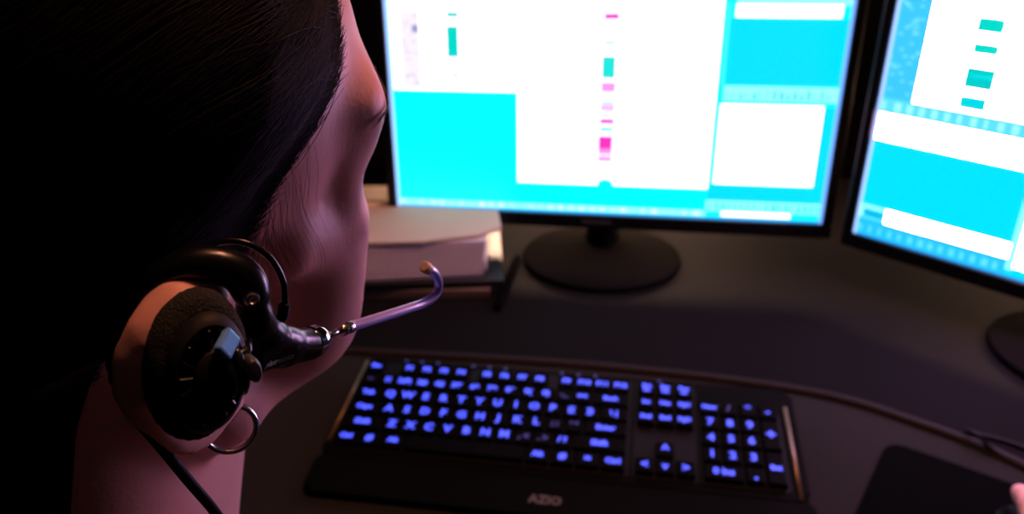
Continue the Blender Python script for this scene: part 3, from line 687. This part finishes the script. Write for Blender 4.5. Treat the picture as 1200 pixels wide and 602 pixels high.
# ---------------------------------------------------------------- hair: a close shell, a low ponytail and loose strands over both
def head_bare(P): return head_sdf(P, ears=False)
def hair_depth(P):
    yh = np.interp(P[:, 2], [-30, 0, 11, 27, 37, 43, 52, 61, 75, 85, 95, 130], [-4, 8, 15, 18, 24, 31, 45, 57, 63, 70, 80, 84])
    yb = np.interp(P[:, 2], [-140, -65, -44, -24, -4, 8, 20], [-57, -37, -29, -20, -7, 16, 66])
    return np.minimum(np.minimum(yh, yb) - P[:, 1], (P[:, 2] + 150) * 0.5)
def head_neck(P): return smin(head_bare(P), neck_sdf(from_head(P)), 14)
def hair_skin(P): return head_neck(P) - np.clip(0.26 * (hair_depth(P) - 6.0), -3.5, 9.0)
TAIL = [(0, -92, 4), (2, -118, -4), (6, -128, -40), (8, -120, -100), (4, -112, -170), (0, -108, -240)]
def hair_sdf(P):
    return smin(hair_skin(P), chain(P, TAIL, [26, 24, 27, 26, 20, 8], 10), 12)
V, Fq = surface_net(hair_sdf, (-92, -165, -260), (92, 95, 150), 2.5)
hair = fast_mesh('hair', rel(from_head(V)), Fq, 'hair', person)
def grad(f, P, e=0.5):
    s = f(P); G = np.stack([(f(P + np.eye(3)[k] * e) - s) / e for k in range(3)], 1)
    return s, G / np.maximum(np.linalg.norm(G, axis=1, keepdims=True), 1e-6)
def settle(f, P, off, it=3):
    for _ in range(it):
        s, G = grad(f, P); P = P - (s - off)[:, None] * G
    return P, G
def walk(f, P, target, off, steps, h, jit=0.25):
    out = []; w = rng.normal(size=P.shape) * jit
    for i in range(steps):
        P, G = settle(f, P, off, 2); out.append((P, G))
        t = target - P if target.ndim == 2 else target[None] - P
        t = t / np.maximum(np.linalg.norm(t, axis=1, keepdims=True), 1e-6) + w
        w = w * 0.9 + rng.normal(size=P.shape) * jit * 0.12
        t = t - (t * G).sum(1, keepdims=True) * G; t /= np.maximum(np.linalg.norm(t, axis=1, keepdims=True), 1e-6)
        P = P + t * (h if np.isscalar(h) else h[:, None])
    return np.stack([p for p, _ in out], 1), np.stack([g_ for _, g_ in out], 1)
def strand_mesh(pts, nrm, rad):
    n, k, _ = pts.shape
    tan = np.gradient(pts, axis=1); tan /= np.maximum(np.linalg.norm(tan, axis=2, keepdims=True), 1e-9)
    bi = np.cross(tan, nrm); bi /= np.maximum(np.linalg.norm(bi, axis=2, keepdims=True), 1e-9); nn = np.cross(bi, tan)
    prof = np.interp(np.linspace(0, 1, k), [0, 0.15, 0.6, 1], [0.5, 1, 0.9, 0.15])[None, :, None] * rad[:, None, None]
    ring = [pts + prof * (bi * math.cos(a) + nn * math.sin(a)) for a in (math.pi / 2, math.pi * 7 / 6, math.pi * 11 / 6)]
    V = np.stack(ring, 2).reshape(-1, 3); base = (np.arange(n)[:, None] * k + np.arange(k - 1)[None]).ravel() * 3
    F_ = np.concatenate([np.stack([base + a, base + b, base + 3 + b, base + 3 + a], 1) for a, b in ((0, 1), (1, 2), (2, 0))])
    return V, F_
C_ = rng.normal(size=(26000, 3)) * 1.0; C_ /= np.linalg.norm(C_, axis=1, keepdims=True)
C_[:, 0] = np.where(rng.random(len(C_)) < 0.7, np.abs(C_[:, 0]), C_[:, 0])
P0, _ = settle(head_bare, np.array([0, 0, 40.0]) + C_ * 85, 0.5, 5)
dep = hair_depth(P0); P0 = P0[(dep > -1.5) & (P0[:, 2] > -70)][:6500]
off = rng.uniform(0.1, 1.0, len(P0))
pts, nr = walk(hair_skin, P0, np.array([0, -118.0, 2.0]), off, 14, rng.uniform(4.0, 8.0, len(P0)), 0.10)
SV, SF = strand_mesh(pts, nr, rng.uniform(0.10, 0.20, len(P0)))
# hairs that start on the hairline itself, combed back
NH = 4200; zz = rng.uniform(4, 92, NH); yy = np.interp(zz, [-30, 0, 11, 27, 37, 43, 52, 61, 75, 85, 95, 130], [-4, 8, 15, 18, 24, 31, 45, 57, 63, 70, 80, 84]) + rng.normal(size=NH) * 3.2 - 1.0
P1, _ = settle(head_bare, np.stack([np.where(rng.random(NH) < 0.85, 72.0, -72.0) * np.interp(zz, [4, 60, 92], [1, 0.9, 0.55]), yy, zz], 1), 0.3, 5)
pts1, nr1 = walk(lambda P: np.minimum(hair_skin(P), head_bare(P)), P1, np.array([0, -118.0, 6.0]), rng.uniform(0.3, 1.2, NH), 13, rng.uniform(4, 8, NH), 0.16)
SV1, SF1 = strand_mesh(pts1, nr1, rng.uniform(0.07, 0.14, NH))
# fine wisps falling over the temple and cheek
n2 = 70; zz = rng.uniform(5, 45, n2); yy = np.interp(zz, [0, 11, 27, 37, 45], [12, 18, 22, 28, 36]) + rng.uniform(-4, 8, n2)
P2, _ = settle(head_bare, np.stack([np.full(n2, 72.0), yy, zz], 1), 0.4, 5)
pts2, nr2 = walk(head_bare, P2, P2 + np.stack([rng.uniform(-10, 10, n2), rng.uniform(5, 55, n2), np.full(n2, -150.0)], 1), np.full(n2, 0.5), 12, rng.uniform(2, 5.5, n2), 0.15)
SV2, SF2 = strand_mesh(pts2, nr2, rng.uniform(0.035, 0.06, n2))
# nape and ponytail
P3 = np.stack([rng.uniform(-24, 24, 900), np.full(900, -120.0) + rng.uniform(-22, 22, 900), rng.uniform(-60, -10, 900)], 1)
tail = lambda P: chain(P, TAIL, [26, 24, 27, 26, 20, 8], 10)
P3, _ = settle(tail, P3, 0.4, 5)
pts3, nr3 = walk(tail, P3, P3 + np.array([0, 0, -400.0]), np.full(900, 0.4), 13, rng.uniform(8, 14, 900), 0.08)
SV3, SF3 = strand_mesh(pts3, nr3, rng.uniform(0.12, 0.22, 900))
n4 = 260; P4 = np.stack([rng.uniform(30, 66, n4), rng.uniform(-70, -25, n4), rng.uniform(-60, -10, n4)], 1); P4, _ = settle(head_bare, P4, 0.4, 5)
pts4, nr4 = walk(head_bare, P4, P4 + np.stack([np.zeros(n4), np.full(n4, -25.0), np.full(n4, -60.0)], 1), np.full(n4, 0.7), 9, rng.uniform(1.5, 4.0, n4), 0.2)
SV4, SF4 = strand_mesh(pts4, nr4, rng.uniform(0.05, 0.09, n4))
Vs, Fs, k0 = [], [], 0
for a, b in ((SV, SF), (SV1, SF1), (SV2, SF2), (SV3, SF3), (SV4, SF4)): Vs.append(a); Fs.append(b + k0); k0 += len(a)
st = fast_mesh('hair_strands', rel(from_head(np.concatenate(Vs))), np.concatenate(Fs), 'strand', hair, kind='stuff')
# brows and lashes
for s in (-1, 1):
    nbw = 240; t = rng.random(nbw); X_ = s * (16 + 44 * t); Z_ = 33 + 9 * np.sin(t * 2.2) + rng.normal(size=nbw) * 1.6 * (1.1 - t)
    P5, _ = settle(head_bare, np.stack([X_, 92 - 22 * t ** 2, Z_], 1), 0.2, 5)
    p5, n5 = walk(head_bare, P5, P5 + np.stack([s * np.full(nbw, 60.0), -20 * np.ones(nbw), 26 - 40 * t], 1), np.full(nbw, 0.6), 5, np.full(nbw, 1.7), 0.12)
    a, b = strand_mesh(p5, n5, np.full(nbw, 0.14)); fast_mesh('eyebrow', rel(from_head(a)), b, 'brow', person)
    nl = 46; th = np.linspace(0.25, 2.9, nl); o_ = np.stack([s * (32 + 12.5 * np.cos(th)), 84.5 - 5.0 * np.cos(th) ** 2, 11.0 + 3.0 * np.sin(th)], 1)
    q = np.linspace(0, 1, 7)[None, :, None]; ln = (7.5 + 2 * np.sin(th * 3))[:, None, None]
    fan = np.stack([s * np.cos(th) * 0.75, np.full(nl, 0.9), np.full(nl, -0.10)], 1)[:, None, :]
    p6 = o_[:, None, :] + fan * q * ln + np.array([0, 0, 1.0]) * (q ** 2) * 5.0
    a, b = strand_mesh(p6, np.broadcast_to(np.array([0, 0, 1.0]), p6.shape).copy(), np.full(nl, 0.12)); fast_mesh('eyelashes', rel(from_head(a)), b, 'hair', person)

# ================================================================ headset on the right ear
CUP = np.array([106.4, -23.0, 23.0]); CN = np.array([0.90, -0.18, 0.40]); CN /= np.linalg.norm(CN)
CU = np.cross(CN, np.array([0, 1.0, 0])); CU /= np.linalg.norm(CU); CU = -CU if CU[2] < 0 else CU; CW = np.cross(CU, CN)
CUr, CWr = CU * math.cos(R(20)) + CW * math.sin(R(20)), CW * math.cos(R(20)) - CU * math.sin(R(20))
hsl = H(CUP)
headset = thing('headset', 'black over-ear headset with foam cup and purple voice tube microphone', 'headset', tuple(hsl))
hs0 = np.array(hsl) * 1000
def hrel(p): return (from_head(p) - hs0) / 1000.0
def hv(pts): return [Vector(r_.tolist()) for r_ in hrel(np.array(pts, float))]
def hs_net(name, f, lo, hi, vs, mat, parent=None):
    V, Fq = surface_net(f, lo, hi, vs, margin=1.5); return fast_mesh(name, hrel(V), Fq, mat, parent or headset)
def cupmat(off=0.0, du=0.0, dw=0.0, turn=False):
    """local x = cup right, y = cup up, z = cup normal, into the headset frame (metres)"""
    B_ = np.stack([CWr, CUr, CN] if turn else [CW, CU, CN], 1); m = HR @ B_; o_ = hrel(CUP + CN * off + CU * du + CW * dw)[0]
    M4 = Matrix([list(m[i]) + [o_[i]] for i in range(3)] + [[0, 0, 0, 1]]); return M4
# foam cushion: a fat soft ring
fo_ = bmesh.new(); nseg, nt = 72, 20; rings = []
for i in range(nseg):
    a = 2 * math.pi * i / nseg; ring = []
    for j in range(nt):
        b = 2 * math.pi * j / nt; wob = 1 + rng.normal() * 0.02
        r_ = 0.0100 + 0.0046 * math.cos(b) * wob; ring.append(fo_.verts.new(Vector((0.80 * r_ * math.cos(a), 1.25 * r_ * math.sin(a), 0.0044 * math.sin(b) * wob))))
    rings.append(ring)
for i in range(nseg):
    for j in range(nt): fo_.faces.new((rings[i][j], rings[(i + 1) % nseg][j], rings[(i + 1) % nseg][(j + 1) % nt], rings[i][(j + 1) % nt]))
bmesh.ops.transform(fo_, matrix=cupmat(0.0, turn=True), verts=fo_.verts[:]); bm_obj('foam_cushion', fo_, 'foam', headset, smooth=True)
# speaker shell: a shallow dish with radial ribs
prof = [(0, -0.003), (0.0135, -0.003), (0.0150, -0.001), (0.0152, 0.0025), (0.0143, 0.0042), (0.0128, 0.0050), (0.0122, 0.0048), (0.0118, 0.0040), (0.0070, 0.0052), (0.0064, 0.0062), (0.0050, 0.0068), (0, 0.0070)]
sh = lathe_bm(prof, 64, mat4=cupmat(3.4, -0.8, 0.6, True) @ Matrix.Diagonal((0.60, 0.94, 1.0, 1.0))); shell = bm_obj('speaker_shell', sh, 'hs_matte', headset, smooth=True, auto=35)
for k in range(18):
    a = 2 * math.pi * k / 18
    mt = cupmat(3.4, -0.8, 0.6, True) @ Matrix.Diagonal((0.60, 0.94, 1.0, 1.0)) @ Matrix.Rotation(a, 4, 'Z') @ Matrix.Translation((0.0094, 0, 0.0050))
    b = bmesh.new(); vv = add_box(b, (0, 0, 0), (0.0052, 0.0013, 0.0016), 0.0003, 1); bmesh.ops.transform(b, matrix=mt, verts=b.verts[:]); bm_obj('rib', b, 'hs', shell)
# ear hook, passing over the top of the ear into the microphone arm
HOOK = [(80, -27, -14), (82, -29.8, -4.6), (83, -30.7, 10.8), (84, -27.8, 22.6), (87, -22.7, 32.8), (91, -15.1, 38.4), (95, -8.7, 38.2), (99, -4.5, 35.2), (102, -4.2, 30.5)]
def hook_sdf(P): return chain(P, spline(HOOK, 3), list(np.interp(np.linspace(0, 1, 25), [0, 0.2, 0.5, 0.75, 1], [1.6, 2.2, 3.2, 3.9, 3.9])), 2)
hs_net('ear_hook', hook_sdf, (70, -44, -24), (114, 12, 50), 0.9, 'hs')
def arm_sdf(P):
    d = chain(P, [(101.5, -4.4, 33), (102.5, -4.3, 24.4), (102.5, -1.2, 16.5), (101.5, 5.0, 9.0), (100, 14.6, 2.0)], [3.8, 4.1, 4.5, 4.2, 3.7], 2.5)
    d = smin(d, chain(P, [(101.5, -4.6, 20), (101.8, -5.0, 10.0)], [4.0, 3.4], 2), 4)
    d = smin(d, chain(P, [(101.8, -5.0, 9.6), (101, 4.1, 4.6), (100, 13.6, 1.4)], [3.2, 3.0, 3.4], 2), 4)
    return d
arm = hs_net('microphone_arm', arm_sdf, (92, -14, -8), (113, 24, 44), 0.7, 'hs')
def disc(p, axis, prof, mat, name, parent, n=28):
    ax_ = Vector((HR @ (np.array(axis, float) / np.linalg.norm(axis))).tolist()); q = ax_.to_track_quat('Z', 'Y').to_matrix().to_4x4()
    q.translation = Vector(hrel(p)[0].tolist()); return bm_obj(name, lathe_bm(prof, n, mat4=q), mat, parent, smooth=True, auto=35)
disc((105.6, -6.8, 33.4), (0.75, -0.35, 0.55), [(0, 0.0009), (0.0006, 0.0005), (0.0011, 0.0009), (0.0016, 0.0007), (0.0019, -0.0006)], 'steel', 'screw', arm)
bdir = np.array([98, 28.0, -2.4]) - np.array([100, 14.6, 2.4])
disc((100, 14.2, 2.2), bdir, [(0, 0), (0.0040, 0), (0.0046, 0.0006), (0.0046, 0.0026), (0.0041, 0.0031), (0.0039, 0.0044), (0.0032, 0.0056), (0.0016, 0.0065), (0, 0.0065)], 'chrome', 'chrome_collar', headset)
bm_obj('boom_rod', tube_bm(hv([(99.5, 19.0, 0.7), (98.7, 23.5, -0.9), (97.8, 28.6, -2.8)]), 0.0010, 12), 'steel', headset, smooth=True)
disc((98.05, 27.2, -2.3), bdir, [(0, 0), (0.0017, 0), (0.0019, 0.0004), (0.0019, 0.0018), (0.0016, 0.0021), (0.0016, 0.0025), (0.0019, 0.0028), (0.0019, 0.0046), (0.0017, 0.005), (0, 0.005)], 'steel', 'boom_ring', headset)
TUBE = spline([(97.2, 31.4, -4.0), (95, 45.6, -9.9), (92, 62.1, -17.2), (90.2, 71.0, -21.0), (89, 77.8, -21.9), (88, 80.3, -18.6), (88, 77.3, -12.4), (88, 73.6, -8.4)], 8)
bm_obj('voice_tube', tube_bm(hv(TUBE), 0.00165, 16), 'purple', headset, smooth=True)
bm_obj('tube_tip', tube_bm(hv([(88, 74.2, -9.0), (88, 73.6, -8.4), (88, 72.0, -6.7), (88, 71.6, -6.3)]), [0.0018, 0.0021, 0.0021, 0.0015], 14), 'tip', headset, smooth=True, auto=40)
WIRE = spline([(88, -10.6, 38.6), (91, -5.0, 41.0), (95, -0.4, 40.8), (99, 2.8, 37.6), (102.3, 4.2, 32), (103.4, 4.0, 25.5), (103.2, 3.0, 19.0), (102.6, 1.8, 15)], 8)
bm_obj('loop_wire', tube_bm(hv(WIRE), 0.00085, 10), 'hs', headset, smooth=True)
disc((103.4, 3.9, 25.0), (0.0, -0.15, -1), [(0, 0), (0.0013, 0), (0.0015, 0.001), (0.0015, 0.004), (0.0012, 0.005), (0, 0.005)], 'hs_matte', 'wire_boot', headset)
# swivel bracket between arm and cup: tab coloured blue for the screen's reflection, two dark loops, a grey knob
b = bmesh.new(); add_box(b, (0, 0, 0), (0.0062, 0.0046, 0.0022), 0.0006, 2); 
tn = np.array([0.76, 0.42, 0.49]); tn /= np.linalg.norm(tn); tx = CW * 0.92 + CU * 0.38; tx -= tn * (tx @ tn); tx /= np.linalg.norm(tx)
tb = HR @ np.stack([tx, np.cross(tn, tx), tn], 1); to = hrel(CUP + CN * 9.6 + CU * 5.6 + CW * 5.8)[0]
bmesh.ops.transform(b, matrix=Matrix([list(tb[i]) + [to[i]] for i in range(3)] + [[0, 0, 0, 1]]), verts=b.verts[:])
bm_obj('bracket_tab', b, 'tab', headset)
for dw in (4.6, 7.4):
    lp = [cupmat(8.6 + 2.6 * math.sin(math.pi * k / 10), 3.6 - 11.0 * k / 10, dw - 1.2 * k / 10) @ Vector((0, 0, 0)) for k in range(11)]
    bm_obj('bracket_loop', tube_bm(lp, [0.0009 + 0.0005 * math.sin(math.pi * k / 10) for k in range(11)], 10), 'hs', headset, smooth=True)
m4 = cupmat(10.2, -2.2, 9.2); bm_obj('knob', lathe_bm([(0, 0.0022), (0.0016, 0.0020), (0.0022, 0.0010), (0.0023, -0.002), (0, -0.002)], 20, mat4=m4 @ Matrix.Diagonal((0.8, 1.5, 1, 1))), 'knob', headset, smooth=True, auto=40)
bm_obj('pivot_bar', tube_bm([cupmat(7.0, 0.5, 4.0) @ Vector((0, 0, 0)), cupmat(8.0, 1.0, 9.0) @ Vector((0, 0, 0)), Vector(hrel((102, -7.0, 19))[0].tolist())], [0.0016, 0.0018, 0.0018], 10), 'hs', headset, smooth=True)
# cord from the hook down over the shoulder
CORD = spline([(82, -29.8, -2), (84, -31.4, -1.5), (86, -30.2, -7.0), (89, -27.1, -17.0), (92, -22.2, -33.7), (96, -16.8, -51.6), (99, -12.0, -75), (100, -2, -110), (98, 30, -165)], 8)
bm_obj('cord', tube_bm(hv(CORD) + [Vector(((np.array(p) - hs0) / 1000).tolist()) for p in (T(62, 118, -150), T(66, 150, -215), T(66, 152, -260), T(60, 125, -330), T(60, 118, -420))], 0.0016, 10), 'cable', headset, smooth=True)
# maker's name along the lower edge of the arm
def arm_print(me, p0, p1, name):
    a, b_ = np.array(p0, float), np.array(p1, float); ux = (b_ - a) / np.linalg.norm(b_ - a)
    nz_ = np.array([0.63, -0.34, 0.70]); nz_ -= ux * (nz_ @ ux); nz_ /= np.linalg.norm(nz_); uy = np.cross(nz_, ux)
    Bw = HR @ np.stack([ux, uy, nz_], 1); o_ = hrel((a + b_) / 2)[0]
    me.transform(Matrix([list(Bw[i]) + [o_[i]] for i in range(3)] + [[0, 0, 0, 1]]))
    ph = to_head(np.array([v.co[:] for v in me.vertices]) * 1000 + hs0)
    for _ in range(40): ph = ph - nz_ * (np.clip(arm_sdf(ph) - 0.10, -0.5, 3.0) * 0.8)[:, None]      # press the print onto the plastic
    me.vertices.foreach_set('co', hrel(ph).astype(np.float32).ravel()); me.update(); return me_obj(name, me, 'print_arm', arm)
arm_print(text_mesh('plantronics', 0.0019, 0.00004), (107.8, -4.9, 11.9), (106.8, 5.6, 8.5), 'maker_name')
lgm = bmesh.new(); add_box(lgm, (0, 0, 0), (0.0016, 0.0016, 0.0001)); lme = bpy.data.meshes.new('maker_mark'); lgm.to_mesh(lme); lgm.free()
arm_print(lme, (108.0, -7.6, 12.6), (107.8, -6.2, 12.2), 'maker_mark')

# ================================================================ hoop earring
EC = np.array([84.0, -2.9, -34.5]); en = np.array([0.82, -0.42, 0.38]); en /= np.linalg.norm(en); eu = np.cross(en, [0, 1.0, 0]); eu /= np.linalg.norm(eu); ew = np.cross(en, eu)
el = H(EC); er = thing('hoop_earring', 'small silver hoop earring hanging below the headset cup', 'earring', tuple(el))
ring = [Vector(((from_head(EC + 7.6 * (eu * math.cos(2 * math.pi * k / 48) + ew * math.sin(2 * math.pi * k / 48)))[0] - np.array(el) * 1000) / 1000).tolist()) for k in range(48)]
bm = bmesh.new(); rr = []
nw = Vector((HR @ en).tolist())
for k in range(48):
    d_ = ring[k].normalized(); rr.append([bm.verts.new(ring[k] + d_ * 0.00095 * math.cos(2 * math.pi * j / 10) + nw * 0.0014 * math.sin(2 * math.pi * j / 10)) for j in range(10)])
for k in range(48):
    for j in range(10): bm.faces.new((rr[k][j], rr[(k + 1) % 48][j], rr[(k + 1) % 48][(j + 1) % 10], rr[k][(j + 1) % 10]))
bm_obj('hoop', bm, 'silver', er, smooth=True)
bm_obj('catch', box_bm(tuple(ring[6]), (0.0028, 0.0026, 0.0034), 0.0006), 'silver', er)

# ================================================================ chair under the operator
sc_ = T(0, -10, -1033) / 1000
ch = thing('office_chair', 'black fabric office chair under the seated operator', 'chair', (sc_[0], sc_[1], 0), -R(27))
bm_obj('seat', box_bm((0, 0.06, 0.385), (0.48, 0.48, 0.07), 0.03, 3), 'chair', ch, smooth=True)
bm_obj('backrest', box_bm((0, -0.20, 0.68), (0.42, 0.05, 0.36), 0.022, 3), 'chair', ch, smooth=True)
bm_obj('back_bracket', tube_bm([(0, 0.0, 0.34), (0, -0.22, 0.34), (0, -0.25, 0.42), (0, -0.23, 0.62)], 0.018, 10, flat=0.6), 'chair_plastic', ch)
bm_obj('post', tube_bm([(0, 0.03, 0.08), (0, 0.03, 0.36)], 0.025, 14), 'chair_plastic', ch)
for k in range(5):
    a = 2 * math.pi * k / 5 + 0.3; d_ = Vector((math.cos(a), math.sin(a), 0)); o_ = Vector((0, 0.03, 0))
    lg_ = bm_obj('leg', tube_bm([o_ + d_ * 0.02 + Vector((0, 0, 0.10)), o_ + d_ * 0.28 + Vector((0, 0, 0.07))], [0.022, 0.014], 8), 'chair_plastic', ch)
    bm_obj('caster', lathe_bm([(0, -0.012), (0.024, -0.012), (0.026, 0), (0.024, 0.012), (0, 0.012)], 16, mat4=Matrix.Translation(o_ + d_ * 0.28 + Vector((0, 0, 0.0262))) @ Matrix.Rotation(R(90), 4, 'X')), 'chair_plastic', lg_)
